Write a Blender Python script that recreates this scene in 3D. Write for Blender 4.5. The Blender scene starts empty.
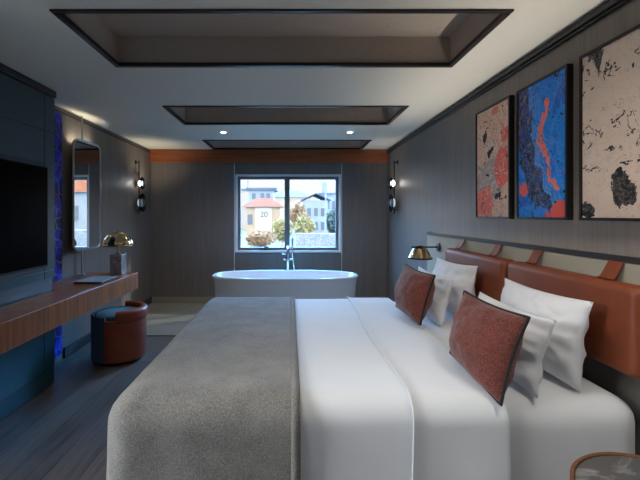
import bpy, bmesh, math, random
from mathutils import Vector, Matrix, noise
random.seed(7)
scene = bpy.context.scene
COL = scene.collection
PI = math.pi

# ------------------------------------------------------------------ room numbers (metres; camera at x=0,y=0)
XL, XR = -2.135, 1.49          # left / right wall faces
YB, YF = 5.84, -1.70           # window wall face / wall behind the camera
H = 2.35                       # ceiling height
EYE = 1.352

# ------------------------------------------------------------------ materials
def srgb(r, g, b):
    f = lambda c: (c / 255 / 12.92) if c <= 10 else (((c / 255 + .055) / 1.055) ** 2.4)
    return (f(r), f(g), f(b), 1)

class NT:
    """tiny node-tree writer"""
    def __init__(s, name):
        s.m = bpy.data.materials.new(name); s.m.use_nodes = True
        s.t = s.m.node_tree; s.n = s.t.nodes; s.l = s.t.links
        s.b = s.n['Principled BSDF']
    def node(s, typ, **kw):
        nd = s.n.new(typ)
        for k, v in kw.items(): setattr(nd, k, v)
        return nd
    def put(s, sock, v):
        if hasattr(v, 'is_output'): s.l.new(v, sock)
        elif v is not None: sock.default_value = v
    def math(s, op, a, b=None, c=None, clamp=False):
        nd = s.node('ShaderNodeMath', operation=op, use_clamp=clamp)
        s.put(nd.inputs[0], a)
        if b is not None: s.put(nd.inputs[1], b)
        if c is not None: s.put(nd.inputs[2], c)
        return nd.outputs[0]
    def coord(s, kind='Object'):
        return s.node('ShaderNodeTexCoord').outputs[kind]
    def mapping(s, v, scale=(1, 1, 1), loc=(0, 0, 0), rot=(0, 0, 0)):
        nd = s.node('ShaderNodeMapping'); s.l.new(v, nd.inputs['Vector'])
        nd.inputs['Scale'].default_value = scale; nd.inputs['Location'].default_value = loc
        nd.inputs['Rotation'].default_value = rot
        return nd.outputs[0]
    def noise(s, v, scale=5, detail=3, rough=.5, dist=0, out='Fac'):
        nd = s.node('ShaderNodeTexNoise'); s.put(nd.inputs['Vector'], v)
        nd.inputs['Scale'].default_value = scale; nd.inputs['Detail'].default_value = detail
        nd.inputs['Roughness'].default_value = rough; nd.inputs['Distortion'].default_value = dist
        return nd.outputs[out]
    def voronoi(s, v, scale=5, feature='F1', out='Distance'):
        nd = s.node('ShaderNodeTexVoronoi', feature=feature); s.put(nd.inputs['Vector'], v)
        nd.inputs['Scale'].default_value = scale
        return nd.outputs[out]
    def ramp(s, f, stops, interp='LINEAR'):
        nd = s.node('ShaderNodeValToRGB'); s.put(nd.inputs[0], f)
        cr = nd.color_ramp; cr.interpolation = interp
        while len(cr.elements) < len(stops): cr.elements.new(.5)
        for e, (p, c) in zip(cr.elements, stops): e.position = p; e.color = c
        return nd.outputs[0]
    def mix(s, f, a, b, mode='MIX'):
        nd = s.node('ShaderNodeMix', data_type='RGBA', blend_type=mode)
        s.put(nd.inputs[0], f); s.put(nd.inputs[6], a); s.put(nd.inputs[7], b)
        return nd.outputs[2]
    def bump(s, h, strength=.3, dist=.01):
        nd = s.node('ShaderNodeBump'); s.l.new(h, nd.inputs['Height'])
        nd.inputs['Strength'].default_value = strength; nd.inputs['Distance'].default_value = dist
        s.l.new(nd.outputs[0], s.b.inputs['Normal'])
    def set(s, color=None, rough=None, metal=None, **kw):
        if color is not None: s.put(s.b.inputs['Base Color'], color)
        if rough is not None: s.put(s.b.inputs['Roughness'], rough)
        if metal is not None: s.b.inputs['Metallic'].default_value = metal
        for k, v in kw.items(): s.put(s.b.inputs[k.replace('_', ' ')], v)
        return s.m

def plain(name, color, rough=.5, metal=0, var=.06, scale=20, **kw):
    t = NT(name)
    n = t.noise(t.coord(), scale, 3)
    dark = tuple(c * (1 - var) for c in color[:3]) + (1,); lite = tuple(min(1, c * (1 + var)) for c in color[:3]) + (1,)
    return t.set(t.mix(n, dark, lite), rough, metal, **kw)

def mat_wallpaper(name, base):
    t = NT(name); c = t.coord()
    a = t.noise(t.mapping(c, (70, 70, 1.6)), 1.0, 4, .6)
    b = t.noise(t.mapping(c, (9, 9, .5)), 1.0, 3)
    d = t.noise(t.mapping(c, (260, 260, 14)), 1.0, 2)
    lo = tuple(x * .76 for x in base[:3]) + (1,); hi = tuple(x * 1.26 for x in base[:3]) + (1,)
    f = t.math('ADD', t.math('MULTIPLY', a, .55), t.math('MULTIPLY', t.math('ADD', b, d), .23))
    col = t.ramp(f, [(.3, lo), (.7, hi)])
    t.bump(f, .25, .004)
    return t.set(col, .48, 0)

def mat_wood(name, c1, c2, grain=(3, 40, 40), rough=.4):
    t = NT(name); c = t.coord()
    n = t.noise(t.mapping(c, grain), 1.0, 5, .6, .6)
    n2 = t.noise(t.mapping(c, tuple(g * .25 for g in grain)), 1.0, 2)
    f = t.math('ADD', t.math('MULTIPLY', n, .65), t.math('MULTIPLY', n2, .35))
    col = t.ramp(f, [(.32, c1), (.68, c2)])
    t.bump(n, .12, .003)
    return t.set(col, rough)

def mat_floor():
    t = NT('dark_oak_boards'); c = t.coord()
    br = t.node('ShaderNodeTexBrick'); br.offset = .37
    t.l.new(t.mapping(c, (1, 1, 1), rot=(0, 0, PI / 2)), br.inputs['Vector'])
    br.inputs['Scale'].default_value = 1; br.inputs['Brick Width'].default_value = 1.7
    br.inputs['Row Height'].default_value = .19; br.inputs['Mortar Size'].default_value = .003
    br.inputs['Color1'].default_value = (.30, .30, .30, 1); br.inputs['Color2'].default_value = (.75, .75, .75, 1)
    br.inputs['Mortar'].default_value = (0, 0, 0, 1)
    g = t.noise(t.mapping(c, (38, 2.2, 1)), 1.0, 5, .62, .4)
    f = t.math('ADD', t.math('MULTIPLY', g, .6), t.math('MULTIPLY', br.outputs['Color'], .4))
    col = t.ramp(f, [(.12, srgb(32, 28, 26)), (.36, srgb(78, 70, 65)), (.62, srgb(120, 109, 102)), (.8, srgb(150, 136, 126))])
    t.bump(f, .15, .004)
    return t.set(col, t.ramp(g, [(.3, (.34, .34, .34, 1)), (.7, (.5, .5, .5, 1))]))

def mat_tile():
    t = NT('beige_stone_tile'); c = t.coord()
    br = t.node('ShaderNodeTexBrick'); br.offset = .5
    t.l.new(c, br.inputs['Vector']); br.inputs['Scale'].default_value = 1
    br.inputs['Brick Width'].default_value = .8; br.inputs['Row Height'].default_value = .4
    br.inputs['Mortar Size'].default_value = .003
    br.inputs['Color1'].default_value = srgb(150, 143, 128); br.inputs['Color2'].default_value = srgb(158, 150, 134)
    br.inputs['Mortar'].default_value = srgb(110, 104, 94)
    n = t.noise(c, 6, 5)
    return t.set(t.mix(.25, br.outputs['Color'], t.ramp(n, [(.3, srgb(120, 113, 100)), (.7, srgb(185, 178, 160))])), .35)

def mat_fabric(name, c1, c2, scale=160, bump=.5, rough=.95, big=0):
    t = NT(name); c = t.coord()
    n = t.noise(c, scale, 3, .7); v = t.voronoi(c, scale * 2.2)
    f = t.math('ADD', t.math('MULTIPLY', n, .6), t.math('MULTIPLY', v, .5))
    if big: f = t.math('ADD', f, t.math('MULTIPLY', t.math('SUBTRACT', t.noise(c, 9, 3), .5), big))
    col = t.ramp(f, [(.25, c1), (.75, c2)])
    t.bump(f, bump, .004)
    return t.set(col, rough, Sheen_Weight=.25)

def mat_linen(name, col, bump=.06):
    t = NT(name); c = t.coord()
    n = t.noise(c, 9, 4, .55)
    w = t.noise(c, 420, 1)
    t.bump(t.math('ADD', t.math('MULTIPLY', n, 1), t.math('MULTIPLY', w, .12)), bump, .03)
    lo = tuple(x * .96 for x in col[:3]) + (1,)
    return t.set(t.mix(n, lo, col), .85, Sheen_Weight=.1)

def mat_leather(name, c1, c2, rough=.42):
    t = NT(name); c = t.coord()
    n = t.noise(c, 5, 4, .6); v = t.voronoi(c, 240)
    t.bump(v, .12, .002)
    return t.set(t.ramp(n, [(.3, c1), (.7, c2)]), t.math('MULTIPLY_ADD', n, .15, rough - .07))

def mat_marble(name, base, vein, scale=5, rough=.2):
    t = NT(name); c = t.coord()
    w = t.noise(c, scale, 6, .6, 1.2)
    v = t.math('ABSOLUTE', t.math('SUBTRACT', w, .5))
    f = t.ramp(v, [(0, (1, 1, 1, 1)), (.035, (0, 0, 0, 1))])
    return t.set(t.mix(t.math('MULTIPLY', f, .7), base, vein), rough)

def mat_glass(name, tint=(1, 1, 1, 1), refl=.5, rough=0.0):
    t = NT(name); t.n.remove(t.b)
    tr = t.node('ShaderNodeBsdfTransparent'); tr.inputs[0].default_value = tint
    gl = t.node('ShaderNodeBsdfGlossy'); gl.inputs['Roughness'].default_value = rough
    fr = t.node('ShaderNodeFresnel'); fr.inputs[0].default_value = 1.45
    mx = t.node('ShaderNodeMixShader')
    t.l.new(t.math('MULTIPLY', fr.outputs[0], refl), mx.inputs[0])
    t.l.new(tr.outputs[0], mx.inputs[1]); t.l.new(gl.outputs[0], mx.inputs[2])
    t.l.new(mx.outputs[0], t.n['Material Output'].inputs[0])
    return t.m

def mat_emit(name, col, s):
    t = NT(name)
    t.b.inputs['Emission Color'].default_value = col; t.b.inputs['Emission Strength'].default_value = s
    return t.set(col, .4)

def mat_blueglass():
    t = NT('blue_marbled_glass'); c = t.coord()
    d = t.noise(c, 3.5, 3, .5, .0, 'Color')
    cw = t.mix(.14, t.mapping(c, (1, 1, 1)), d)
    e = t.voronoi(cw, 9.5, 'DISTANCE_TO_EDGE')
    line = t.ramp(e, [(0, (1, 1, 1, 1)), (.03, (.3, .3, .3, 1)), (.07, (0, 0, 0, 1))])
    n = t.noise(c, 7, 3)
    base = t.ramp(n, [(.38, srgb(6, 8, 45)), (.52, srgb(18, 24, 150)), (.66, srgb(40, 50, 215))])
    return t.set(t.mix(line, base, srgb(105, 115, 225)), .35, Specular_IOR_Level=.25)

def art_base(name):
    t = NT(name); g = t.coord('Generated')
    g2 = t.mapping(g, (1, .56, 1))
    wn = t.noise(t.mapping(g2, loc=(2.3, 1.7, .4)), 4.5, 4, .6, .8, 'Color')
    sw = t.node('ShaderNodeSeparateColor'); t.l.new(wn, sw.inputs[0])
    sep = t.node('ShaderNodeSeparateXYZ'); t.l.new(g, sep.inputs[0])
    U = t.math('ADD', t.math('SUBTRACT', 1.0, sep.outputs[1]), t.math('MULTIPLY', t.math('SUBTRACT', sw.outputs[0], .5), .42))
    V = t.math('ADD', sep.outputs[2], t.math('MULTIPLY', t.math('SUBTRACT', sw.outputs[1], .5), .24))
    return t, g2, U, V

def blob(t, U, V, u0, v0, ru, rv, nz=None, amp=0):
    du = t.math('DIVIDE', t.math('SUBTRACT', U, u0), ru); dv = t.math('DIVIDE', t.math('SUBTRACT', V, v0), rv)
    r = t.math('SQRT', t.math('ADD', t.math('POWER', t.math('ABSOLUTE', du), 2.2), t.math('POWER', t.math('ABSOLUTE', dv), 2.2)))
    if nz is not None: r = t.math('ADD', r, t.math('MULTIPLY', t.math('SUBTRACT', nz, .5), amp))
    return t.math('LESS_THAN', r, 1.0)

def vein(t, n, at, w):
    return t.math('LESS_THAN', t.math('ABSOLUTE', t.math('SUBTRACT', n, at)), w)

def mat_art_coral():
    t, c, U, V = art_base('marbled_print_beige_and_coral')
    n1 = t.noise(c, 5, 4, .6, 1.5); n2 = t.noise(t.mapping(c, loc=(3, 1, 2)), 6, 4, .6, 2.4); n3 = t.noise(t.mapping(c, loc=(1, 7, 4)), 15, 2, .5, .8)
    col = t.mix(t.math('GREATER_THAN', n1, .55), srgb(226, 190, 162), srgb(208, 176, 152))
    col = t.mix(blob(t, U, V, .45, .34, .42, .20, n1, 1.0), col, srgb(172, 164, 154))
    for a in ((.22, .13, .34, .16), (.84, .44, .30, .18), (.92, .70, .14, .06), (.62, .93, .12, .03)):
        col = t.mix(blob(t, U, V, *a, n1, .5), col, t.mix(t.math('GREATER_THAN', n2, .53), srgb(240, 104, 80), srgb(226, 122, 100)))
    col = t.mix(vein(t, n2, .47, .012), col, srgb(240, 200, 176))
    col = t.mix(vein(t, n2, .57, .010), col, srgb(226, 96, 72))
    col = t.mix(vein(t, n2, .41, .006), col, srgb(70, 58, 54))
    col = t.mix(t.math('GREATER_THAN', n3, .67), col, srgb(40, 37, 38))
    for a in ((.68, .20, .08, .04), (.22, .74, .05, .06), (.45, .60, .09, .03), (.40, .42, .05, .02)):
        col = t.mix(blob(t, U, V, *a, n3, 1.0), col, srgb(30, 28, 30))
    return t.set(col, .6)

def mat_art_blue():
    t, c, U, V = art_base('marbled_print_blue_with_coral')
    n1 = t.noise(c, 4, 4, .6, 1.5); n2 = t.noise(t.mapping(c, loc=(2, 5, 1)), 6, 5, .6, 2.4); n3 = t.noise(t.mapping(c, loc=(4, 2, 7)), 16, 3, .5, 1.0)
    n4 = t.noise(t.mapping(c, loc=(7, 2, 3)), 7, 4, .6, 2.8)
    col = t.mix(t.math('GREATER_THAN', n1, .55), srgb(8, 134, 226), srgb(6, 106, 204))
    line = t.math('ADD', t.math('MULTIPLY', t.math('POWER', t.math('SUBTRACT', 1.0, V, clamp=True), 1.7), .62), .02)
    d = t.math('SUBTRACT', U, line)
    band = t.math('MULTIPLY', t.math('LESS_THAN', t.math('ABSOLUTE', d), .17), t.math('GREATER_THAN', V, .08))
    swirl = t.ramp(n4, [(.30, srgb(20, 20, 34)), (.45, srgb(40, 38, 60)), (.47, srgb(130, 150, 190)), (.49, srgb(22, 24, 40)), (.54, srgb(12, 90, 180)), (.58, srgb(20, 20, 34)), (.66, srgb(150, 150, 170)), (.70, srgb(26, 24, 40))])
    col = t.mix(band, col, swirl)
    for off, w in ((.20, .012), (.25, .007), (.31, .010), (.40, .006)):
        col = t.mix(t.math('LESS_THAN', t.math('ABSOLUTE', t.math('SUBTRACT', d, off)), w), col, srgb(96, 160, 214))
    cu = t.math('ADD', t.math('MULTIPLY', t.math('POWER', t.math('ABSOLUTE', t.math('SUBTRACT', V, .60)), 1.5), 1.35), .50)
    w = t.math('MULTIPLY_ADD', n2, .16, -.035)
    st = t.math('MULTIPLY', t.math('LESS_THAN', t.math('ABSOLUTE', t.math('SUBTRACT', U, cu)), w), t.math('MULTIPLY', t.math('GREATER_THAN', V, .17), t.math('LESS_THAN', V, .84)))
    col = t.mix(st, col, srgb(240, 122, 104))
    col = t.mix(vein(t, n2, .43, .005), col, srgb(16, 30, 70))
    col = t.mix(vein(t, n2, .56, .004), col, srgb(200, 120, 120))
    col = t.mix(t.math('GREATER_THAN', n3, .66), col, srgb(18, 26, 46))
    for a in ((.14, .24, .11, .045), (.84, .04, .20, .06)):
        col = t.mix(blob(t, U, V, *a), col, srgb(236, 92, 76))
    return t.set(col, .6)

def mat_art_cream():
    t, c, U, V = art_base('marbled_print_cream_and_black')
    n1 = t.noise(c, 5, 4, .6, 1.2); n2 = t.noise(t.mapping(c, loc=(5, 3, 2)), 5, 5, .6, 2.5); n3 = t.noise(t.mapping(c, loc=(9, 2, 3)), 11, 3, .55, 1.4)
    n4 = t.noise(c, 10, 5, .65, 2.6)
    col = t.mix(n1, srgb(214, 190, 170), srgb(230, 206, 186))
    gate = t.math('GREATER_THAN', t.noise(t.mapping(c, loc=(1, 1, 6)), 5, 2), .50)
    col = t.mix(t.math('MULTIPLY', t.math('MULTIPLY', vein(t, n2, .43, .024), gate), t.math('GREATER_THAN', V, .30)), col, srgb(44, 42, 46))
    col = t.mix(vein(t, n2, .55, .004), col, srgb(178, 154, 138))
    col = t.mix(t.math('GREATER_THAN', n3, .66), col, srgb(34, 33, 38))
    ink = t.ramp(n4, [(.40, srgb(20, 20, 24)), (.50, srgb(44, 42, 46)), (.53, srgb(150, 134, 120)), (.56, srgb(30, 28, 32)), (.64, srgb(60, 56, 60))])
    for a in ((.51, .17, .14, .105), (.08, .07, .10, .06), (.16, .99, .06, .09), (.98, .80, .07, .05)):
        col = t.mix(blob(t, U, V, *a, n3, .5), col, ink)
    return t.set(col, .6)

M = {}
M['wall'] = mat_wallpaper('charcoal_linen_wallpaper', srgb(115, 106, 99))
M['ceiling'] = plain('pale_grey_ceiling_paint', srgb(226, 219, 203), .85, 0, .02)
M['tray'] = mat_fabric('brown_fabric_lining', srgb(168, 152, 136), srgb(188, 172, 156), 60, .1, .8)
M['tray_frame'] = plain('dark_bronze_metal', srgb(44, 40, 38), .35, .4)
M['trim_dark'] = plain('charcoal_paint', srgb(46, 44, 43), .5)
M['beam'] = mat_wood('red_brown_wood', srgb(124, 62, 32), srgb(172, 96, 54), (3, 40, 40), .4)
M['walnut'] = mat_wood('walnut_veneer', srgb(104, 56, 28), srgb(176, 106, 58), (44, 34, 2.2), .38)
M['floor'] = mat_floor(); M['tile'] = mat_tile()
M['base_beige'] = plain('beige_skirting_stone', srgb(150, 142, 122), .45)
M['teal'] = plain('teal_lacquer', srgb(30, 76, 88), .32, 0, .04, 6)
M['teal_dark'] = plain('dark_slate_teal_lacquer', srgb(60, 80, 88), .38, 0, .04, 6)
M['black'] = plain('black_satin', srgb(14, 14, 15), .35)
M['screen'] = plain('television_glass', srgb(4, 4, 5), .3, Specular_IOR_Level=.02)
M['white'] = mat_linen('white_bed_linen', (.80, .81, .82, 1))
M['pillow'] = mat_linen('white_pillow_cotton', (.79, .79, .80, 1), .16)
M['runner'] = mat_fabric('grey_boucle', srgb(70, 68, 65), srgb(152, 148, 141), 140, .8, .95, .35)
M['runner_hem'] = mat_fabric('grey_boucle_hem', srgb(84, 80, 75), srgb(140, 135, 127), 120, .8, .95)
M['rust'] = mat_fabric('rust_chenille', srgb(44, 18, 15), srgb(128, 62, 50), 75, .7, .9, .2)
M['piping'] = mat_fabric('dark_brown_piping', srgb(13, 9, 8), srgb(28, 20, 18), 150, .3)
M['leather'] = mat_leather('tan_leather', srgb(112, 52, 26), srgb(138, 68, 36), .48)
M['leather_dark'] = mat_leather('rust_leather', srgb(120, 54, 32), srgb(146, 70, 42), .46)
M['ottoman_blue'] = mat_fabric('slate_blue_felt', srgb(40, 74, 88), srgb(62, 98, 112), 150, .2)
M['cream'] = mat_fabric('cream_upholstery', srgb(158, 153, 136), srgb(184, 178, 160), 200, .15)
M['head_dark'] = mat_fabric('charcoal_upholstery', srgb(104, 101, 97), srgb(126, 122, 117), 200, .15)
M['tub'] = plain('white_acrylic', (.80, .80, .80, 1), .14, 0, .01)
M['chrome'] = plain('polished_chrome', (.82, .84, .86, 1), .08, 1, .02)
M['brass'] = plain('pale_polished_brass', srgb(214, 190, 148), .16, 1, .05)
M['silver'] = plain('brushed_silver', srgb(200, 200, 198), .28, 1, .03)
M['mirror'] = plain('mirror_silvering', (.88, .9, .9, 1), .01, 1, 0)
M['marble_grey'] = mat_marble('grey_marble', srgb(150, 147, 143), srgb(214, 212, 208), 9)
M['marble_dark'] = mat_marble('dark_grey_marble', srgb(92, 90, 88), srgb(150, 148, 144), 1.3, .25)
M['oak'] = mat_wood('honey_oak', srgb(92, 56, 32), srgb(122, 78, 46), (6, 6, 30), .4)
M['alu'] = plain('grey_aluminium', srgb(112, 117, 120), .4, .3)
M['white_frame'] = plain('white_window_paint', srgb(226, 226, 222), .4)
M['glass'] = mat_glass('tinted_window_glass', (.60, .62, .63, 1))  # grey tint dims the view outside and the daylight coming in
M['smoke'] = mat_glass('smoked_glass', (.10, .13, .16, 1), 1.2)
M['paper'] = plain('blue_grey_cover', srgb(150, 162, 176), .3)
M['pages'] = plain('page_edges', srgb(58, 60, 66), .7)
M['lampglow'] = mat_emit('lit_lamp_lens', (1, .95, .86, 1), 9)
M['sconce_glint'] = mat_emit('blue_glint_globe', (.75, .88, 1, 1), .35)  # weak blue glow stands in for reflections on the lower chrome body
M['sconce_glow'] = mat_emit('lit_opal_globe', (1, .97, .93, 1), 9)
M['glass_clear'] = mat_glass('untinted_window_glass', (.96, .97, .97, 1))
M['strip'] = mat_emit('added_strip_glow', (1, .95, .88, 1), 1)  # glow of the strip added on the headboard ledge
M['art1'] = mat_art_coral(); M['art2'] = mat_art_blue(); M['art3'] = mat_art_cream()
M['bluestrip'] = mat_blueglass()
M['render_white'] = plain('white_house_render', srgb(222, 222, 218), .8)
M['render_blue'] = plain('pale_blue_house_render', srgb(176, 190, 204), .8)
M['render_tan'] = plain('tan_house_render', srgb(206, 186, 164), .8)
M['tiles_red'] = mat_wood('terracotta_roof_tiles', srgb(140, 66, 14), srgb(176, 100, 36), (8, 8, 8), .8)
M['slate'] = plain('grey_blue_roof_slate', srgb(122, 132, 146), .7)
M['ground'] = mat_fabric('dry_ground', srgb(66, 66, 56), srgb(90, 88, 74), 3, .1)
M['leaf_y'] = plain('yellow_green_leaves', srgb(186, 178, 132), .7, 0, .35, 6)
M['leaf_g'] = plain('green_leaves', srgb(130, 158, 112), .7, 0, .3, 6)
M['leaf_d'] = plain('grey_green_leaves', srgb(96, 116, 112), .7, 0, .3, 6)
M['leaf_b'] = plain('bare_brown_twigs', srgb(186, 160, 132), .8, 0, .3, 6)
M['stone'] = mat_fabric('blue_grey_stone_wall', srgb(120, 134, 154), srgb(186, 196, 208), 5, .4)

# ------------------------------------------------------------------ mesh collectors
class MB:
    def __init__(s): s.v = []; s.f = []; s.smooth = False
    def add(s, vs, fs):
        o = len(s.v); s.v += [Vector(p) for p in vs]; s.f += [[o + i for i in f] for f in fs]; return s
    def box(s, x0, x1, y0, y1, z0, z1, bevel=0, seg=2):
        if not bevel:
            vs = [(x, y, z) for z in (z0, z1) for y in (y0, y1) for x in (x0, x1)]
            return s.add(vs, [(0, 2, 3, 1), (4, 5, 7, 6), (0, 1, 5, 4), (2, 6, 7, 3), (0, 4, 6, 2), (1, 3, 7, 5)])
        bm = bmesh.new(); bmesh.ops.create_cube(bm, size=1)
        for v in bm.verts: v.co = Vector(((x0 + x1) / 2 + v.co.x * (x1 - x0), (y0 + y1) / 2 + v.co.y * (y1 - y0), (z0 + z1) / 2 + v.co.z * (z1 - z0)))
        bmesh.ops.bevel(bm, geom=bm.edges[:], offset=bevel, segments=seg, profile=.5, affect='EDGES')
        bm.verts.index_update()
        s.add([v.co.copy() for v in bm.verts], [[v.index for v in f.verts] for f in bm.faces]); bm.free(); return s
    def tube(s, pts, r, n=12, closed=False, radii=None):
        pts = [Vector(p) for p in pts]; m = len(pts); rings = []; up = None
        for i, p in enumerate(pts):
            a = pts[i - 1] if (i or closed) else p; b = pts[(i + 1) % m] if (i < m - 1 or closed) else p
            d = (b - a).normalized()
            if up is None:
                up = d.orthogonal().normalized()
            up = (up - d * up.dot(d)).normalized(); w = d.cross(up)
            rr = radii[i] if radii else r
            rings.append([p + up * rr * math.cos(2 * PI * k / n) + w * rr * math.sin(2 * PI * k / n) for k in range(n)])
        vs = [q for ring in rings for q in ring]; fs = []
        for i in range(m if closed else m - 1):
            j = (i + 1) % m
            for k in range(n): fs.append((i * n + k, i * n + (k + 1) % n, j * n + (k + 1) % n, j * n + k))
        if not closed:
            fs.append(tuple(range(n - 1, -1, -1))); fs.append(tuple((m - 1) * n + k for k in range(n)))
        return s.add(vs, fs)
    def lathe(s, prof, c, n=40, mat=None, sx=1, sy=1, power=2.0, cap=True):
        """prof: (r, z) pairs; c centre; superellipse plan when power != 2"""
        vs = []
        for r, z in prof:
            for k in range(n):
                a = 2 * PI * k / n; ca, sa = math.cos(a), math.sin(a)
                q = (abs(ca) ** power + abs(sa) ** power) ** (-1 / power)
                p = Vector((r * sx * ca * q, r * sy * sa * q, z))
                if mat: p = mat @ p
                vs.append(p + Vector(c))
        fs = []
        for i in range(len(prof) - 1):
            for k in range(n): fs.append((i * n + k, i * n + (k + 1) % n, (i + 1) * n + (k + 1) % n, (i + 1) * n + k))
        if cap:
            if prof[0][0] > 1e-6: fs.append(tuple(range(n - 1, -1, -1)))
            if prof[-1][0] > 1e-6: fs.append(tuple((len(prof) - 1) * n + k for k in range(n)))
        return s.add(vs, fs)
    def prism(s, poly, z0, z1):
        n = len(poly)
        return s.add([(x, y, z0) for x, y in poly] + [(x, y, z1) for x, y in poly],
                     [tuple(range(n - 1, -1, -1)), tuple(range(n, 2 * n))] + [(i, (i + 1) % n, n + (i + 1) % n, n + i) for i in range(n)])
    def grid(s, fn, nu, nv):
        s.add([fn(i / nu, j / nv) for i in range(nu + 1) for j in range(nv + 1)],
              [(i * (nv + 1) + j, (i + 1) * (nv + 1) + j, (i + 1) * (nv + 1) + j + 1, i * (nv + 1) + j + 1) for i in range(nu) for j in range(nv)])
        return s

ORIGIN = {}
def obj(name, mb, mat, parent=None, smooth=False, angle=40):
    """link the collected mesh as ONE object; vertices are given in room coordinates"""
    if parent is None:
        xs = [v.x for v in mb.v]; ys = [v.y for v in mb.v]; zs = [v.z for v in mb.v]
        o0 = Vector(((min(xs) + max(xs)) / 2, (min(ys) + max(ys)) / 2, min(zs)))
    else: o0 = ORIGIN[parent.name]
    me = bpy.data.meshes.new(name); me.from_pydata([v - o0 for v in mb.v], [], mb.f); me.validate()
    bm = bmesh.new(); bm.from_mesh(me)
    bmesh.ops.remove_doubles(bm, verts=bm.verts, dist=1e-6)
    bmesh.ops.recalc_face_normals(bm, faces=bm.faces); bm.to_mesh(me); bm.free()
    if smooth:
        me.polygons.foreach_set('use_smooth', [True] * len(me.polygons)); me.set_sharp_from_angle(angle=math.radians(angle))
    me.materials.append(M[mat] if isinstance(mat, str) else mat)
    o = bpy.data.objects.new(name, me); COL.objects.link(o)
    if parent is None: o.location = o0
    else: o.parent = parent
    ORIGIN[o.name] = o0
    return o

def tag(o, label, cat, group=None):
    o['label'] = label; o['category'] = cat
    if group: o['group'] = group
    return o

def thing(name, loc, label, cat, group=None):
    o = bpy.data.objects.new(name, None); COL.objects.link(o); o.location = loc; o.empty_display_size = .1
    ORIGIN[o.name] = Vector(loc)
    return tag(o, label, cat, group)

def struct(name, mb, mat, parent=None, **kw):
    o = obj(name, mb, mat, parent, **kw)
    if parent is None: o['kind'] = 'structure'
    return o

def copy_thing(src, loc, label):
    c = src.copy(); COL.objects.link(c); c.location = loc; c['label'] = label
    for ch in list(src.children):
        d = ch.copy(); COL.objects.link(d); d.parent = c
        for g in list(ch.children):
            e = g.copy(); COL.objects.link(e); e.parent = d
    return c

PX, PY1 = -1.895, 3.06         # face and far end of the media cabinet
# ------------------------------------------------------------------ room shell
T = .18
YT = 4.25                                                # boards give way to tiles here
struct('floor', MB().box(XL - T, XR + T, YF - T, YT, -.12, 0), 'floor')
struct('floor_tiled', MB().box(XL - T, XR + T, YT, YB + .25, -.12, 0), 'tile')
struct('trim_4', MB().box(XL, XR, YT - .008, YT + .008, 0, .004), 'tray_frame')

# trays in the ceiling
TX0, TX1 = -1.155, 1.075
TRAYS = [(1.85, 2.537), (3.475, 4.167), (5.05, 5.74)]
cb = MB(); th = .05
cb.box(XL - T, TX0, YF - T, YB + .25, H, H + th); cb.box(TX1, XR + T, YF - T, YB + .25, H, H + th)
ys = [YF - T] + [v for t in TRAYS for v in t] + [YB + .25]
for a, b in zip(ys[0::2], ys[1::2]): cb.box(TX0, TX1, a, b, H, H + th)
struct('ceiling', cb, 'ceiling')
for i, (a, b) in enumerate(TRAYS):
    d = .19; r = MB()
    r.box(TX0, TX0 + .006, a, b, H + .012, H + d); r.box(TX1 - .006, TX1, a, b, H + .012, H + d)
    r.box(TX0 + .006, TX1 - .006, a, a + .006, H + .012, H + d); r.box(TX0 + .006, TX1 - .006, b - .006, b, H + .012, H + d)
    r.box(TX0 - .02, TX1 + .02, a - .02, b + .02, H + d, H + d + .02)
    struct('ceiling_recess', r, 'tray')
    f = MB(); w = .022; e = .010
    z0, z1 = H - .010, H + .012
    f.box(TX0 - e, TX1 + e, a - e, a + .006 + w * .4, z0, z1); f.box(TX0 - e, TX1 + e, b - w, b + e, z0, z1)
    f.box(TX0 - e, TX0 + w, a + w, b - w, z0, z1); f.box(TX1 - w, TX1 + e, a + w, b - w, z0, z1)
    struct('trim_%d' % (i + 1), f, 'tray_frame')

# side walls; the left one has an added, unseen window for side light
WY0, WY1, WZ0, WZ1 = .25, 1.48, .25, 2.2
wl = MB()
wl.box(XL - T, XL, YF - T, WY0, 0, H); wl.box(XL - T, XL, WY1, YB + .25, 0, H)
wl.box(XL - T, XL, WY0, WY1, 0, WZ0); wl.box(XL - T, XL, WY0, WY1, WZ1, H)
struct('wall_left', wl, 'wall')
struct('wall_right', MB().box(XR, XR + T, YF - T, YB + .25, 0, H), 'wall')
struct('wall_front', MB().box(XL, XR, YF - T, YF, 0, H), 'wall')
# window wall with a shallow niche round the window
NX0, NX1 = -.86, .80; HX0, HX1, HZ0, HZ1 = -.845, .785, .775, 1.98; NY = YB + .03
wb = MB()
wb.box(XL, NX0, YB, YB + .25, 0, H); wb.box(NX1, XR, YB, YB + .25, 0, H)
wb.box(NX0, NX1, NY, YB + .25, 0, HZ0); wb.box(NX0, NX1, NY, YB + .25, HZ1, H)
wb.box(NX0, HX0, NY, YB + .25, HZ0, HZ1); wb.box(HX1, NX1, NY, YB + .25, HZ0, HZ1)
struct('wall_back', wb, 'wall')
for i, (a, b) in enumerate(((NX0, NX0 + .006), (NX1 - .006, NX1))):
    struct('trim_%d' % (7 + i), MB().box(a, b, YB - .003, NY - .001, .1, 2.145), 'white_frame')  # white strips stand in for light catching the niche edges
struct('beam', MB().box(XL + .002, XR - .002, YB - .075, YB - .001, 2.148, H - .001, .004), 'beam')
struct('baseboard_back', MB().box(XL + .016, XR - .016, YB - .016, YB - .001, .001, .095, .003), 'base_beige')
struct('baseboard_left', MB().box(XL + .001, XL + .015, 3.58, YB - .001, .001, .10, .003), 'trim_dark')
struct('baseboard_right', MB().box(XR - .015, XR - .001, 4.0, YB - .001, .001, .10, .003), 'trim_dark')
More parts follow.
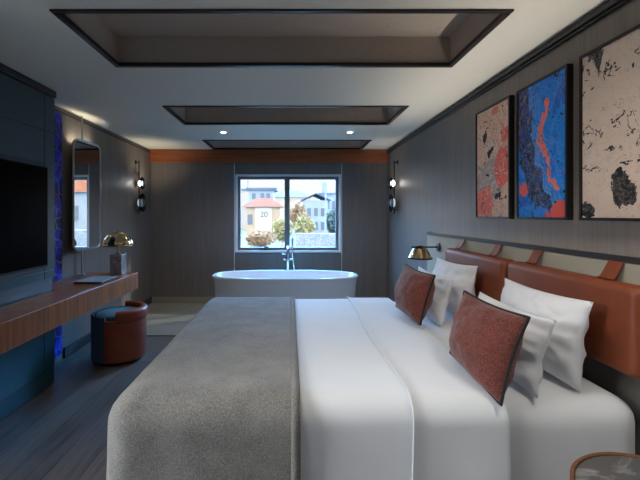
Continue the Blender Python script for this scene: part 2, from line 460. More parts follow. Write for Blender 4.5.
for s, nm in ((XL, 'left'), (XR, 'right')):
    sg = 1 if s < 0 else -1; m = MB()
    y1 = YB - .08
    if s > 0:
        m.box(s - .028, s - .001, YF + .01, y1, H - .045, H - .018, .003); m.box(s - .016, s - .001, YF + .01, y1, H - .062, H - .046, .003)
    else: m.box(s + .001, s + .016, PY1 + .01, y1, H - .052, H - .034, .003)
    struct('trim_5' if s < 0 else 'trim_6', m, 'trim_dark')

# window in view
def window(name, axis, a0, a1, z0, z1, d0, mid, pane='glass'):
    """d0: depth coordinate of the room-side face, growing outwards by sign"""
    w = bpy.data.objects.new(name, None); COL.objects.link(w); w['kind'] = 'structure'
    w.location = ((a0 + a1) / 2, d0, z0) if axis == 'x' else (d0, (a0 + a1) / 2, z0); ORIGIN[w.name] = w.location.copy()
    sg = 1 if axis == 'x' else -1
    def bx(m, p0, p1, q0, q1, e0, e1, bev=.002):
        e0, e1 = sorted((d0 + sg * e0, d0 + sg * e1))
        return m.box(p0, p1, e0, e1, q0, q1, bev) if axis == 'x' else m.box(e0, e1, p0, p1, q0, q1, bev)
    t = .028; f = MB()
    bx(f, a0, a1, z1 - t, z1, -.012, .12); bx(f, a0, a1, z0, z0 + t, -.03, .12)
    bx(f, a0, a0 + t, z0 + t, z1 - t, -.012, .12); bx(f, a1 - t, a1, z0 + t, z1 - t, -.012, .12)
    fr = obj('window_frame', f, 'white_frame', w); fr['label'] = 'white outer frame'
    a0 += t; a1 -= t; z0 += t; z1 -= t
    s = .045; g = MB()
    bx(g, a0, a1, z1 - s, z1, .05, .11); bx(g, a0, a1, z0, z0 + s, .05, .11)
    bx(g, a0, a0 + s, z0 + s, z1 - s, .05, .11); bx(g, a1 - s, a1, z0 + s, z1 - s, .05, .11)
    bx(g, mid - .04, mid + .04, z0 + s, z1 - s, .045, .11)
    sa = obj('sash', g, 'alu', w); sa['label'] = 'grey aluminium sash'
    for p0, p1 in ((a0 + s, mid - .04), (mid + .04, a1 - s)):
        m = MB(); bx(m, p0, p1, z0 + s, z1 - s, .078, .084, 0); obj('pane', m, pane, w)
    return w, bx, z0 + s
w1, bx, zb = window('window_1', 'x', HX0, HX1, HZ0, HZ1, NY, -.045)
m = MB(); m.box(-.46, -.34, NY + .03, NY + .05, zb - .03, zb - .008, .003); m.tube([(-.40, NY + .035, zb - .015), (-.40, NY + .0, zb + .0), (-.33, NY - .005, zb + .012)], .008)
obj('handle', m, 'black', w1)
window('window_added', 'y', WY0, WY1, WZ0, WZ1, XL, .865, 'glass_clear')  # added out of view to let in more daylight

# ------------------------------------------------------------------ left side: media wall, desk, mirror
PX, PY1 = -1.895, 3.06
t = thing('media_cabinet', (-2.01, 2.0, 0), 'tall dark teal wall cabinet holding the television, running up to the ceiling', 'cabinet')
obj('body', MB().box(XL + .004, PX - .02, 1.55, PY1, .002, H - .004), 'teal_dark', t)
for z0, z1, mt in ((.141, .672, 'teal'), (.855, .915, 'teal'), (.92, 1.745, 'teal_dark'), (1.75, 2.003, 'teal_dark'), (2.01, 2.285, 'teal_dark')):
    for y0, y1 in ((1.555, 2.93), (2.936, PY1)):
        if z0 > .9 or mt == 'teal':
            obj('panel', MB().box(PX - .019, PX, y0, y1, z0, z1, .002), mt, t)
obj('plinth', MB().box(PX - .02, PX - .004, 1.555, PY1, .003, .136, .002), 'teal', t)
obj('cornice', MB().box(PX - .02, PX + .012, 1.555, PY1 + .005, 2.292, H - .006, .003), 'trim_dark', t)

t = thing('television', (PX + .02, 2.26, .95), 'large black flat television mounted on the teal cabinet', 'television')
obj('bezel', MB().box(PX + .001, PX + .034, 1.60, 2.925, .955, 1.722, .004), 'black', t)
obj('screen', MB().box(PX + .0345, PX + .0365, 1.612, 2.913, .972, 1.711), 'screen', t)

DX, DY1, DZ0, DZ1 = -1.60, 4.01, .58, .75
t = tag(obj('floating_desk', MB().prism([(DX, 1.56), (DX, DY1), (XL + .002, DY1), (XL + .002, 3.568), (XL + .016, 3.568), (XL + .016, PY1 + .003), (PX + .002, PY1 + .003), (PX + .002, 1.56)], DZ0, DZ1), 'walnut'),
        'long floating walnut desk shelf along the left wall and teal cabinet', 'desk')
bv = t.modifiers.new('bevel', 'BEVEL'); bv.width = .003; bv.segments = 2

tag(obj('glass_panel', MB().box(XL + .001, XL + .014, PY1 + .004, 3.54, .06, H - .07, .002), 'bluestrip'),
    'narrow tall strip of deep blue marbled glass beside the teal cabinet', 'wall panel')

MX = -2.075; MYC = 3.855
t = thing('wall_mirror', (MX, MYC, DZ1), 'tall narrow mirror with rounded silver frame held on a pole above the desk', 'mirror')
R = Matrix.Rotation(math.radians(-1.7), 4, 'Z')
def rrect(w, h, r, n=8):
    pts = []
    for cx, cz, a0 in ((w / 2 - r, h / 2 - r, 0), (-w / 2 + r, h / 2 - r, PI / 2), (-w / 2 + r, -h / 2 + r, PI), (w / 2 - r, -h / 2 + r, 1.5 * PI)):
        for k in range(n + 1):
            a = a0 + PI / 2 * k / n; pts.append((cx + r * math.cos(a), cz + r * math.sin(a)))
    return pts
mz = 1.548; loc = Vector((MX + .02, MYC, mz))
pr = rrect(.48, 1.08, .07)
obj('frame', MB().tube([loc + R @ Vector((0, y, z)) for y, z in pr], .011, 8, True), 'silver', t, smooth=True)
n = len(pr); m = MB(); m.add([loc + R @ Vector((x, y, z)) for x in (-.006, .004) for y, z in pr], [tuple(range(n)), tuple(range(n, 2 * n))] + [(i, (i + 1) % n, n + (i + 1) % n, n + i) for i in range(n)])
obj('mirror_glass', m, 'mirror', t)
m = MB().tube([(MX - .018, MYC - .03, DZ1 + .001), (MX - .018, MYC - .03, H - .002)], .009); m.lathe([(.03, 0), (.03, .008), (.01, .012)], (MX - .018, MYC - .03, DZ1 + .001), 20)
obj('pole', m, 'silver', t, smooth=True)
for dz in (-.3, .3): obj('bracket', MB().tube([(MX - .018, MYC - .03, mz + dz), (MX + .016, MYC - .03, mz + dz)], .007), 'silver', t, smooth=True)

# table lamp
LX, LY = -1.75, 3.87
t = thing('table_lamp', (LX, LY, DZ1), 'brass dome table lamp on a square grey marble base at the end of the desk', 'lamp')
obj('base', MB().box(LX - .06, LX + .06, LY - .06, LY + .06, DZ1 + .001, .955, .006), 'marble_grey', t)
obj('stem', MB().tube([(LX, LY, .955), (LX, LY, 1.05)], .008).lathe([(.022, 0), (.022, .008), (.01, .012)], (LX, LY, .955), 20), 'brass', t, smooth=True)
prof = [(.146 * math.cos(a), 1.04 + .14 * math.sin(a)) for a in [PI / 2 * k / 14 for k in range(14)]] + [(.012, 1.181)]
inner = [(max(r - .004, .008), z - .004) for r, z in prof][::-1]
m = MB()
for (r0, z0), (r1, z1) in zip(prof, prof[1:]): pass
m.lathe(prof + [(.012, 1.19), (.004, 1.193)] , (LX, LY, 0), 48, cap=False); m.lathe([(.004, 1.178)] + inner[1:] + [prof[0]], (LX, LY, 0), 48, cap=False)
for v in m.v:                                        # soft fluting of the dome
    d = Vector((v.x - LX, v.y - LY)); a = math.atan2(d.y, d.x); k = 1 + .03 * math.cos(a * 14) * min(1, d.length / .1)
    v.x = LX + d.x * k; v.y = LY + d.y * k
obj('lamp_shade', m, 'brass', t, smooth=True, angle=60)

m = thing('magazine', (-1.745, 3.47, DZ1), 'flat blue grey folder lying on the desk in front of the lamp', 'magazine')
obj('pages', MB().box(-1.885, -1.64, 3.31, 3.63, DZ1 + .001, DZ1 + .016, .002), 'pages', m)
obj('cover', MB().box(-1.888, -1.637, 3.307, 3.633, DZ1 + .0165, DZ1 + .021, .001), 'paper', m)

# desk stool
OX, OY, OR = -1.618, 3.60, .243
t = thing('desk_stool', (OX, OY, 0), 'round rust leather and slate blue stool with low curved back by the desk', 'stool')
obj('base', MB().lathe([(OR - .03, 0.001), (OR - .02, .02), (OR - .02, .03)], (OX, OY, 0), 48), 'black', t, smooth=True)
def arcwall(r0, r1, z0, z1, a0, a1, n=48, rnd=.012):
    m = MB()
    prof = []
    for cx, cz, b0 in ((r1 - rnd, z1 - rnd, 0), (r0 + rnd, z1 - rnd, PI / 2), (r0 + rnd, z0 + rnd, PI), (r1 - rnd, z0 + rnd, 1.5 * PI)):
        for k in range(6): b = b0 + PI / 2 * k / 5; prof.append((cx + rnd * math.cos(b), cz + rnd * math.sin(b)))
    q = len(prof)
    for i in range(n + 1):
        a = a0 + (a1 - a0) * i / n
        m.v += [Vector((OX + r * math.cos(a), OY + r * math.sin(a), z)) for r, z in prof]
    for i in range(n):
        for k in range(q): m.f.append([i * q + k, i * q + (k + 1) % q, (i + 1) * q + (k + 1) % q, (i + 1) * q + k])
    m.f.append(list(range(q))); m.f.append([n * q + k for k in range(q)][::-1])
    return m
A0, A1 = math.radians(-96), math.radians(84)
obj('side_panel', arcwall(OR - .03, OR - .004, .03, .44, A1 + .004, A0 + 2 * PI - .004), 'ottoman_blue', t, smooth=True)
obj('leather_panel', arcwall(OR - .03, OR, .03, .405, A0, A1), 'leather_dark', t, smooth=True)
obj('backrest', arcwall(OR - .055, OR + .012, (.375), .49, A0 + .40, A1 + .25, rnd=.03), 'leather_dark', t, smooth=True)
obj('seat', MB().lathe([(OR - .032, .30), (OR - .032, .41), (OR - .045, .435), (OR - .08, .447), (.02, .452), (0.001, .452)], (OX, OY, 0), 48), 'ottoman_blue', t, smooth=True)

# ------------------------------------------------------------------ bathtub, filler
BX, BY = -.062, 4.94
t = thing('bathtub', (BX, BY, 0), 'white freestanding oval bathtub below the window', 'bathtub')
a, b = .94, .375
def tubring(ka, kb, z): return (ka, kb, z)
rings = [(.93, .90, .002), (.94, .91, .02), (.955, .94, .25), (.975, .97, .50), (.985, .985, .545), (1, 1, .565), (1, 1, .578), (.99, .985, .585), (.955, .90, .585), (.94, .87, .578), (.91, .82, .50), (.84, .72, .28), (.72, .58, .16), (.4, .3, .145), (.05, .04, .143)]
m = MB(); N = 72
for ka, kb, z in rings:
    for k in range(N):
        an = 2 * PI * k / N; ca, sa = math.cos(an), math.sin(an); pw = 2.7
        q = (abs(ca) ** pw + abs(sa) ** pw) ** (-1 / pw)
        m.v.append(Vector((BX + a * ka * ca * q, BY + b * kb * sa * q, z)))
for i in range(len(rings) - 1):
    for k in range(N): m.f.append([i * N + k, i * N + (k + 1) % N, (i + 1) * N + (k + 1) % N, (i + 1) * N + k])
m.f.append(list(range(N))[::-1]); m.f.append([(len(rings) - 1) * N + k for k in range(N)])
obj('shell', m, 'tub', t, smooth=True, angle=50)
m = MB().lathe([(.03, .146), (.03, .149), (.001, .151)], (BX, BY, 0), 20)
obj('drain', m, 'chrome', t, smooth=True)

FX, FY = -.03, 5.39
t = thing('tub_filler', (FX, FY, 0), 'chrome standing tub filler with hand shower behind the bathtub', 'faucet')
obj('base', MB().lathe([(.05, .001), (.05, .012), (.02, .02)], (FX, FY, 0), 24), 'chrome', t, smooth=True)
obj('column', MB().tube([(FX, FY, .015), (FX, FY, .93)], .023, 16), 'chrome', t, smooth=True)
obj('spout', MB().tube([(FX, FY, .88), (FX, FY - .05, .90), (FX, FY - .12, .91), (FX, FY - .19, .90), (FX, FY - .215, .87), (FX, FY - .217, .83)], .013, 12), 'chrome', t, smooth=True)
m = MB().tube([(FX - .03, FY, .80), (FX - .085, FY, .80)], .012); m.tube([(FX - .075, FY, .80), (FX - .085, FY - .03, .86)], .006)
m.tube([(FX - .06, FY, .72), (FX + .06, FY, .72)], .014)
obj('handle', m, 'chrome', t, smooth=True)
hs = obj('hand_shower', MB().tube([(FX + .06, FY - .03, .84), (FX + .062, FY - .03, .90), (FX + .066, FY - .03, 1.03)], .013, 12, radii=[.010, .012, .016]), 'chrome', t, smooth=True)
obj('bracket', MB().tube([(FX, FY, .88), (FX + .06, FY - .03, .88)], .010), 'chrome', t, smooth=True)
pts = [(FX + .06 + .035 * math.sin(PI * k / 20), FY - .03 + .02 * k / 20, .84 - .55 * math.sin(PI * k / 20 * .5) + (.40 if k > 99 else 0)) for k in range(21)]
obj('hose', MB().tube(pts, .007, 8), 'chrome', t, smooth=True)

# ------------------------------------------------------------------ ceiling downlights
def downlight(x, y, label):
    t = thing('downlight', (x, y, H), label, 'ceiling light', 'recessed ceiling downlights')
    obj('trim_ring', MB().lathe([(.045, -.001), (.048, -.006), (.034, -.008), (.031, -.002)], (x, y, H), 28, cap=False), 'white_frame', t, smooth=True)
    obj('lens', MB().lathe([(.0315, -.0015), (.03, -.004), (.001, -.005)], (x, y, H), 24), 'lampglow', t, smooth=True)
    return t
def spot(x, y, e, col=(1, .9, .78), size=1.9, z=H - .012):
    l = bpy.data.lights.new('downlight_beam', 'SPOT'); l.energy = e; l.color = col; l.spot_size = size; l.spot_blend = .8; l.shadow_soft_size = .035
    o = bpy.data.objects.new('downlight_beam', l); COL.objects.link(o); o.location = (x, y, z); return o
d0 = downlight(-.80, 4.57, 'small round recessed downlight in the ceiling above the left end of the bathtub')
copy_thing(d0, (.72, 4.57, H), 'small round recessed downlight in the ceiling above the right end of the bathtub')

# ------------------------------------------------------------------ wall sconces
def sconce(side):
    s = 1 if side == 'left' else -1; x0 = XL if side == 'left' else XR; y = 5.25
    lab = {'left': 'black rod wall sconce with two glass discs on the left wall past the mirror',
           'right': 'black rod wall sconce with two glass discs on the right wall beyond the headboard'}[side]
    t = thing('wall_sconce', (x0, y, 1.36), lab, 'wall lamp')
    Q = Matrix.Rotation(PI / 2 * s, 3, 'Y')
    px = lambda d: x0 + s * d
    obj('rod', MB().tube([(px(.05), y, 1.37), (px(.05), y, 2.10)], .008).tube([(px(.0015), y, 2.08), (px(.05), y, 2.08)], .008).tube([(px(.0015), y, 1.42), (px(.05), y, 1.42)], .008), 'black', t, smooth=True)
    obj('backplate', MB().lathe([(.03, .0015), (.03, .012), (.02, .016)], (x0, y, 2.08), 20, mat=Q), 'black', t, smooth=True)
    for z, r, body in ((1.79, .085, 'sconce_glow'), (1.52, .125, 'sconce_glint')):
        obj('glass_disc', MB().lathe([(r, .092), (r, .100), (r * .5, .108), (.001, .110)], (x0, y, z), 32, mat=Q), 'smoke', t, smooth=True)
        obj('back_dish', MB().lathe([(.01, .03), (r * .42, .036), (r * .45, .046), (.02, .05)], (x0, y, z), 32, mat=Q), 'black', t, smooth=True)
        rb = r * .52; cz = .062 + rb * .6
        obj('globe', MB().lathe([(max(.001, rb * math.sin(PI * k / 14)), .075 + .62 * rb * -math.cos(PI * k / 14)) for k in range(15)], (x0, y, z), 28, mat=Q), body, t, smooth=True)
        obj('lens', MB().lathe([(.001, .112), (rb * .7, .114), (rb * .75, .122), (.001, .13)], (x0, y, z), 24, mat=Q), 'chrome', t, smooth=True)
sconce('left'); sconce('right')
l = bpy.data.lights.new('added_mirror_uplight', 'AREA'); l.shape = 'RECTANGLE'; l.size = .02; l.size_y = .42; l.spread = math.radians(110); l.energy = .5; l.color = (1, .93, .74)  # hidden light added behind the mirror to brighten the ceiling corner
o = bpy.data.objects.new('added_mirror_uplight', l); COL.objects.link(o); o.location = (XL + .05, MYC, 2.04); o.rotation_euler = (PI, math.radians(-22), 0)
for sx, ry in ((XL + .22, 14), (XR - .22, -14)):  # upward beams added near the sconces to lift the far ceiling
    l = bpy.data.lights.new('added_uplight', 'SPOT'); l.energy = 5 if sx < 0 else 2; l.color = (1, .91, .68); l.spot_size = 2.5; l.spot_blend = 1; l.shadow_soft_size = .04
    o = bpy.data.objects.new('added_uplight', l); COL.objects.link(o); o.location = (sx, 5.25, 1.72); o.rotation_euler = (PI - (.35 if sx < 0 else .1), math.radians(-ry), 0)

# ------------------------------------------------------------------ pictures on the right wall
def picture(y0, y1, art, label):
    z0, z1 = 1.325, 2.148; f = .014; d0, d1 = XR - .002, XR - .036
    t = thing('framed_picture', (XR - .02, (y0 + y1) / 2, z0), label, 'picture', 'marbled pictures above the headboard')
    m = MB(); m.box(d1, d0, y0, y1, z0, z0 + f, .001); m.box(d1, d0, y0, y1, z1 - f, z1, .001); m.box(d1, d0, y0, y0 + f, z0 + f, z1 - f, .001); m.box(d1, d0, y1 - f, y1, z0 + f, z1 - f, .001)
    obj('frame', m, 'black', t)
    obj('print', MB().box(d1 + .008, d0 - .004, y0 + f, y1 - f, z0 + f, z1 - f), art, t)
picture(2.52, 2.983, 'art1', 'black framed beige and coral marbled picture, farthest above the headboard')
picture(1.996, 2.444, 'art2', 'black framed blue marbled picture with coral streak, middle of three')
picture(1.445, 1.913, 'art3', 'black framed cream marbled picture with black ink blots')

# ------------------------------------------------------------------ headboard
t = thing('headboard', (1.46, 2.355, 0), 'long cream upholstered headboard with dark ledge fixed along the right wall', 'headboard')
obj('panel', MB().box(1.43, XR - .002, .74, 3.97, .725, 1.148, .006), 'cream', t)
p = obj('lower_panel', MB().box(1.432, XR - .002, .74, 3.97, .002, .722, .004), 'head_dark', t); p['label'] = 'dark grey lower panel'
m = MB(); m.box(1.4285, XR - .002, .735, 3.975, 1.149, 1.158); m.box(1.4285, 1.434, .735, 3.975, 1.158, 1.176); m.box(1.434, XR - .002, .735, .741, 1.158, 1.176); m.box(1.434, XR - .002, 3.969, 3.975, 1.158, 1.176)
p = obj('ledge', m, 'trim_dark', t); p['label'] = 'thin dark top ledge'
p = obj('added_light_strip', MB().box(1.437, 1.447, .76, 3.95, 1.1585, 1.1605), 'strip', t); p['label'] = 'lit strip added behind the ledge lip'  # added glowing strip, paired with the ledge area light

def head_cushion(y0, y1, straps, label):
    t = thing('headboard_cushion', (1.38, (y0 + y1) / 2, .714), label, 'headboard cushion', 'leather cushions strapped to the headboard')
    obj('cushion', MB().box(1.322, 1.427, y0, y1, .712, 1.072, .035, 5), 'leather', t, smooth=True, angle=60)
    for sy in straps:
        m = MB(); w = .038
        path = [(1.372, 1.0735), (1.385, 1.0765), (1.395, 1.088), (1.4275, 1.147)]
        vs = []
        for i, (x, z) in enumerate(path):
            for dy in (-w, w):
                vs.append((x, sy + dy, z)); vs.append((x - .004, sy + dy, z + .004))
        fs = []
        for i in range(len(path) - 1):
            o = i * 4; p = o + 4
            fs += [(o + 1, p + 1, p + 3, o + 3), (o, o + 2, p + 2, p), (o, p, p + 1, o + 1), (o + 2, o + 3, p + 3, p + 2)]
        fs += [(0, 1, 3, 2), (len(vs) - 4, len(vs) - 2, len(vs) - 1, len(vs) - 3)]
        obj('strap', m.add(vs, fs), 'leather', t)
head_cushion(1.452, 2.33, (1.66, 2.18), 'tan leather headboard cushion behind the pillows at the near side of the bed')
head_cushion(2.36, 3.26, (2.59, 3.13), 'tan leather headboard cushion behind the pillows at the far side of the bed')

# bedside reading lamp
RY, RZ = 3.64, 1.045
t = thing('reading_lamp', (1.43, RY, RZ), 'black swing arm reading lamp with brass shade on the far end of the headboard', 'lamp')
Q = Matrix.Rotation(-PI / 2, 3, 'Y')
obj('backplate', MB().lathe([(.042, .0015), (.042, .016), (.03, .02)], (1.43, RY, RZ), 28, mat=Q), 'black', t, smooth=True)
obj('arm', MB().tube([(1.412, RY, RZ), (1.16, RY, RZ)], .0075), 'black', t, smooth=True)
sx = 1.245
m = MB(); m.lathe([(.03, RZ - .006), (.06, RZ - .012), (.085, RZ - .05), (.108, RZ - .10)], (sx, RY, 0), 36, cap=False); m.lathe([(.105, RZ - .10), (.081, RZ - .05), (.057, RZ - .015), (.001, RZ - .010)], (sx, RY, 0), 36, cap=False)
obj('lamp_shade', m, 'brass', t, smooth=True)
obj('rim', MB().lathe([(.104, RZ - .112), (.114, RZ - .112), (.114, RZ - .098), (.104, RZ - .098), (.104, RZ - .112)], (sx, RY, 0), 36, cap=False), 'black', t, smooth=True)
obj('finial', MB().tube([(sx, RY, RZ - .015), (sx, RY, RZ + .014)], .02, 16), 'black', t, smooth=True)
obj('switch', MB().box(1.405, 1.429, RY - .02, RY + .02, RZ - .235, RZ - .175, .004), 'black', t)

# ------------------------------------------------------------------ bed
BX0, BX1, BY0, BY1 = -.665, 1.405, 1.495, 3.325
MT = .612
def drape(u0, u1, v0, v1, X0, X1, Y0, Y1, z, R, step, wob=.0, seed=0, ufn=None, fold=.012):
    """cloth laid over a box X0..X1 x Y0..Y1 (hanging faces); u,v are coordinates on the flat cloth"""
    cx0, cx1, cy0, cy1 = X0 + R, X1 - R, Y0 + R, Y1 - R
    nu = max(2, round((u1 - u0) / step)); nv = max(2, round((v1 - v0) / step))
    def fn(a, b):
        u = u0 + (u1 - u0) * a; v = v0 + (v1 - v0) * b
        if ufn: u += ufn(a, v)
        qx = min(max(u, cx0), cx1); qy = min(max(v, cy0), cy1)
        d = Vector((u - qx, v - qy)); L = d.length
        L = min(L, max(abs(d.x), abs(d.y)) * 1.12)
        nz = noise.noise(Vector((u * 3.1, v * 3.1, seed))) * wob + noise.noise(Vector((u * 9, v * 9, seed + 5))) * wob * .35
        if L < 1e-9: return Vector((u, v, z + nz))
        dr = d.normalized(); q = PI / 2 * R
        if L < q: h = R * math.sin(L / R); dz = R * (1 - math.cos(L / R))
        else:
            h = R; dz = R + (L - q)
            along = u if abs(d.y) > abs(d.x) else v
            k = (L - q)
            h += k * fold * (1.2 + math.sin(along * 11 + seed) + .5 * math.sin(along * 23 + seed * 2))
        return Vector((qx + dr.x * h, qy + dr.y * h, z - dz + nz * .6))
    return MB().grid(fn, nu, nv)

t = thing('bed', ((BX0 + BX1) / 2, (BY0 + BY1) / 2, 0), 'large double bed made up in white linen, its head against the right wall', 'bed')
obj('base', MB().box(BX0 + .03, BX1 - .005, BY0 + .03, BY1 - .03, .06, .27, .01), 'head_dark', t)
for lx in (BX0 + .12, BX1 - .12):
    for ly in (BY0 + .12, BY1 - .12): obj('leg', MB().lathe([(.022, .001), (.03, .06)], (lx, ly, 0), 16), 'black', t, smooth=True)
obj('mattress', MB().box(BX0, BX1, BY0, BY1, .272, MT - .004, .085, 6), 'white', t, smooth=True, angle=80)
sh = drape(.70, BX1 - .02, BY0 - .46, BY1 + .30, -2, BX1 + .0, BY0 - .006, BY1 + .006, MT, .095, .03, .004, 3, fold=.006)
s = obj('sheet', sh, 'white', t, smooth=True, angle=180)

R = .10
DT = MT + .020
dv = thing('duvet', (0, 2.4, MT), 'white duvet covering the bed, its edge turned back below the pillows', 'duvet')
m = drape(-1.04, .835, BY0 - .46, BY1 + .36, BX0 - .018, 4, BY0 - .022, BY1 + .022, DT, R, .03, .006, 11)
o = obj('cover', m, 'white', dv, smooth=True, angle=180); md = o.modifiers.new('thick', 'SOLIDIFY'); md.thickness = .014; md.offset = -1
edge = lambda a, v: (1 - a) * (.03 * max(0, v - 2.4) + .006 * math.sin(v * 5)) + a * .01 * math.sin(v * 3)
m = drape(.468, .850, BY0 - .44, BY1 + .34, -4, 4, BY0 - .038, BY1 + .036, DT + .007, R, .018, .006, 11, ufn=edge)
nrow = len(m.v) // (round((.850 - .468) / .018) + 1)
for i, k in ((0, 1), (1, .55), (2, .2)):             # the loose edge of the fold lifts a little
    for p in m.v[i * nrow:(i + 1) * nrow]:
        p.z += .011 * k
        if p.y < BY0 + .03: p.y -= .010 * k
o = obj('turned_back_fold', m, 'white', dv, smooth=True, angle=180); md = o.modifiers.new('thick', 'SOLIDIFY'); md.thickness = .004; md.offset = -1
bv = o.modifiers.new('round', 'BEVEL'); bv.width = .001; bv.segments = 3; bv.limit_method = 'ANGLE'

rn = thing('bed_runner', (-.32, 2.4, MT), 'grey woven throw laid across the foot of the bed', 'blanket')
RT = DT + .016; rk = dict(X0=BX0 - .07, X1=4, Y0=BY0 - .06, Y1=BY1 + .045, R=.125)
m = drape(-.98, .038, BY0 - .44, BY1 + .34, z=RT, step=.03, wob=.006, seed=11, **rk)
o = obj('cloth', m, 'runner', rn, smooth=True, angle=180); md = o.modifiers.new('thick', 'SOLIDIFY'); md.thickness = .010; md.offset = -1
m = drape(.004, .040, BY0 - .44, BY1 + .34, z=RT + .0035, step=.018, wob=.006, seed=11, **{**rk, 'Y0': BY0 - .064, 'Y1': BY1 + .049})
o = obj('hem', m, 'runner_hem', rn, smooth=True, angle=180); md = o.modifiers.new('thick', 'SOLIDIFY'); md.thickness = .003; md.offset = -1

# ------------------------------------------------------------------ pillows
def pillow(name, corners, thick, mat, label, group, seed, piping=None, pinch=.09, wr=.011, N=36, pw=.5):
    tl, tr, bl, br = [Vector(c) for c in corners]
    c0 = (tl + tr + bl + br) / 4; nrm = ((tr - tl).cross(bl - tl)).normalized()
    root = thing(name, (c0.x, c0.y, min(bl.z, br.z)), label, 'pillow' if 'pillow' in name else 'cushion', group)
    def base(u, v):
        p = (tl * (1 - u) + tr * u) * (1 - v) + (bl * (1 - u) + br * u) * v
        a, b = 2 * u - 1, 2 * v - 1
        e = p - c0
        ka = 1 - pinch * (1 - b * b) * abs(a) ** 3; kb = 1 - (pinch if b < 0 else pinch * .3) * (1 - a * a) * abs(b) ** 3
        return c0 + e * ka * kb
    def pt(u, v, s):
        a, b = 2 * u - 1, 2 * v - 1
        pr = max(0, (1 - a * a) * (1 - b * b)) ** pw * (1 - .2 * max(0, -b))
        w = noise.noise(Vector((u * 4, v * 4, seed + s * 3))) * wr * 2.0 + noise.noise(Vector((u * 11, v * 9, seed + s * 7))) * wr
        w += wr * .9 * math.sin(9 * (a + b) + seed) * abs(a * b)
        w += wr * 1.5 * (1 - abs(noise.noise(Vector((u * 2.2 + v * 3.4, v * 1.4 - u * 1.2, seed * 3.1 + s)))) * 5) * abs(a * a - b * .3) * .6
        return base(u, v) + nrm * s * (thick * .5 * pr + w * min(1, pr * 2))
    m = MB()
    m.grid(lambda u, v: pt(u, v, 1), N, N); m.grid(lambda u, v: pt(u, v, -1), N, N)
    bm_o = obj('body' if piping else 'case', m, mat, root, smooth=True, angle=180)
    if piping:
        per = [(k / N, 0) for k in range(N)] + [(1, k / N) for k in range(N)] + [(1 - k / N, 1) for k in range(N)] + [(0, 1 - k / N) for k in range(N)]
        obj('piping', MB().tube([base(u, v) for u, v in per], .0065, 8, True), piping, root, smooth=True, angle=180)
    return root
zs = MT + .014
zf = MT + .066
# near pair, then far pair; corners as seen from the foot: far-top, near-top, far-bottom, near-bottom
pillow('pillow', ((1.257, 2.225, .985), (1.247, 1.56, .995), (1.185, 2.20, zs), (1.185, 1.55, zs)), .175, 'pillow', 'white pillow standing hindmost against the near leather cushion', 'white pillows', 1)
pillow('pillow', ((1.073, 2.15, .92), (1.063, 1.515, .93), (0.978, 2.12, zs), (0.978, 1.50, zs)), .15, 'pillow', 'white pillow directly behind the near rust cushion', 'white pillows', 2)
pillow('throw_cushion', ((.865, 1.885, .975), (.925, 1.47, .955), (.785, 1.86, zf), (.805, 1.45, zf - .050)), .19, 'rust', 'rust square cushion with dark piping, nearer one on the bed', 'rust cushions', 3, 'piping', .085, .004)
pillow('pillow', ((1.257, 3.25, .99), (1.247, 2.52, 1.015), (1.185, 3.22, zs), (1.185, 2.52, zs)), .175, 'pillow', 'white pillow standing hindmost against the far leather cushion', 'white pillows', 4)
pillow('pillow', ((1.073, 3.17, .925), (1.063, 2.47, .93), (0.978, 3.14, zs), (0.978, 2.46, zs)), .15, 'pillow', 'white pillow directly behind the far rust cushion', 'white pillows', 5)
pillow('throw_cushion', ((.86, 2.82, .985), (.90, 2.36, .975), (.785, 2.81, zf), (.80, 2.33, zf)), .19, 'rust', 'rust square cushion with dark piping, farther one towards the window', 'rust cushions', 6, 'piping', .085, .004)

# ------------------------------------------------------------------ bedside table
SX, SY, SZ, SR = 1.10, 1.06, .528, .258
t = thing('bedside_table', (SX, SY, 0), 'round bedside table with dark marble top and oak rim beside the bed', 'table')
obj('top', MB().lathe([(SR - .014, SZ - .02), (SR - .014, SZ - .002), (.001, SZ)], (SX, SY, 0), 56), 'marble_dark', t, smooth=True)
obj('rim', MB().lathe([(SR - .013, SZ - .03), (SR - .004, SZ - .03), (SR, SZ - .024), (SR, SZ + .001), (SR - .003, SZ + .004), (SR - .010, SZ + .004), (SR - .013, SZ + .001), (SR - .013, SZ - .03)], (SX, SY, 0), 64, cap=False), 'oak', t, smooth=True)
obj('body', MB().lathe([(SR - .10, .03), (SR - .02, .05), (SR + .035, SZ - .14), (SR - .004, SZ - .034), (SR - .03, SZ - .031)], (SX, SY, 0), 56), 'black', t, smooth=True)
obj('foot', MB().lathe([(SR - .11, .001), (SR - .11, .029)], (SX, SY, 0), 40), 'black', t, smooth=True)

# ------------------------------------------------------------------ outside
GZ = -.65
gp = MB(); gp.box(-60, 60, YB + .3, 120, GZ - .2, GZ)
struct('ground', gp, 'ground')
def roof_gable(m, x0, x1, y0, y1, z0, z1, o=.25):
    xm = (x0 + x1) / 2
    for a, b in ((x0 - o, xm), (x1 + o, xm)):
        vs = [(a, y0 - o, z0), (b, y0 - o, z1), (b, y1 + o, z1), (a, y1 + o, z0)]
        m.add(vs + [(x, y, z + .08) for x, y, z in vs], [(0, 1, 2, 3), (7, 6, 5, 4), (0, 4, 5, 1), (1, 5, 6, 2), (2, 6, 7, 3), (3, 7, 4, 0)])
    return m
def roof_hip(m, x0, x1, y0, y1, z0, z1, o=.25):
    i = (y1 - y0) / 2
    vs = [(x0 - o, y0 - o, z0), (x1 + o, y0 - o, z0), (x1 + o, y1 + o, z0), (x0 - o, y1 + o, z0), (x0 + i * .6, y0 + i, z1), (x1 - i * .6, y0 + i, z1)]
    return m.add(vs, [(0, 1, 5, 4), (1, 2, 5), (2, 3, 4, 5), (3, 0, 4), (0, 3, 2, 1)])
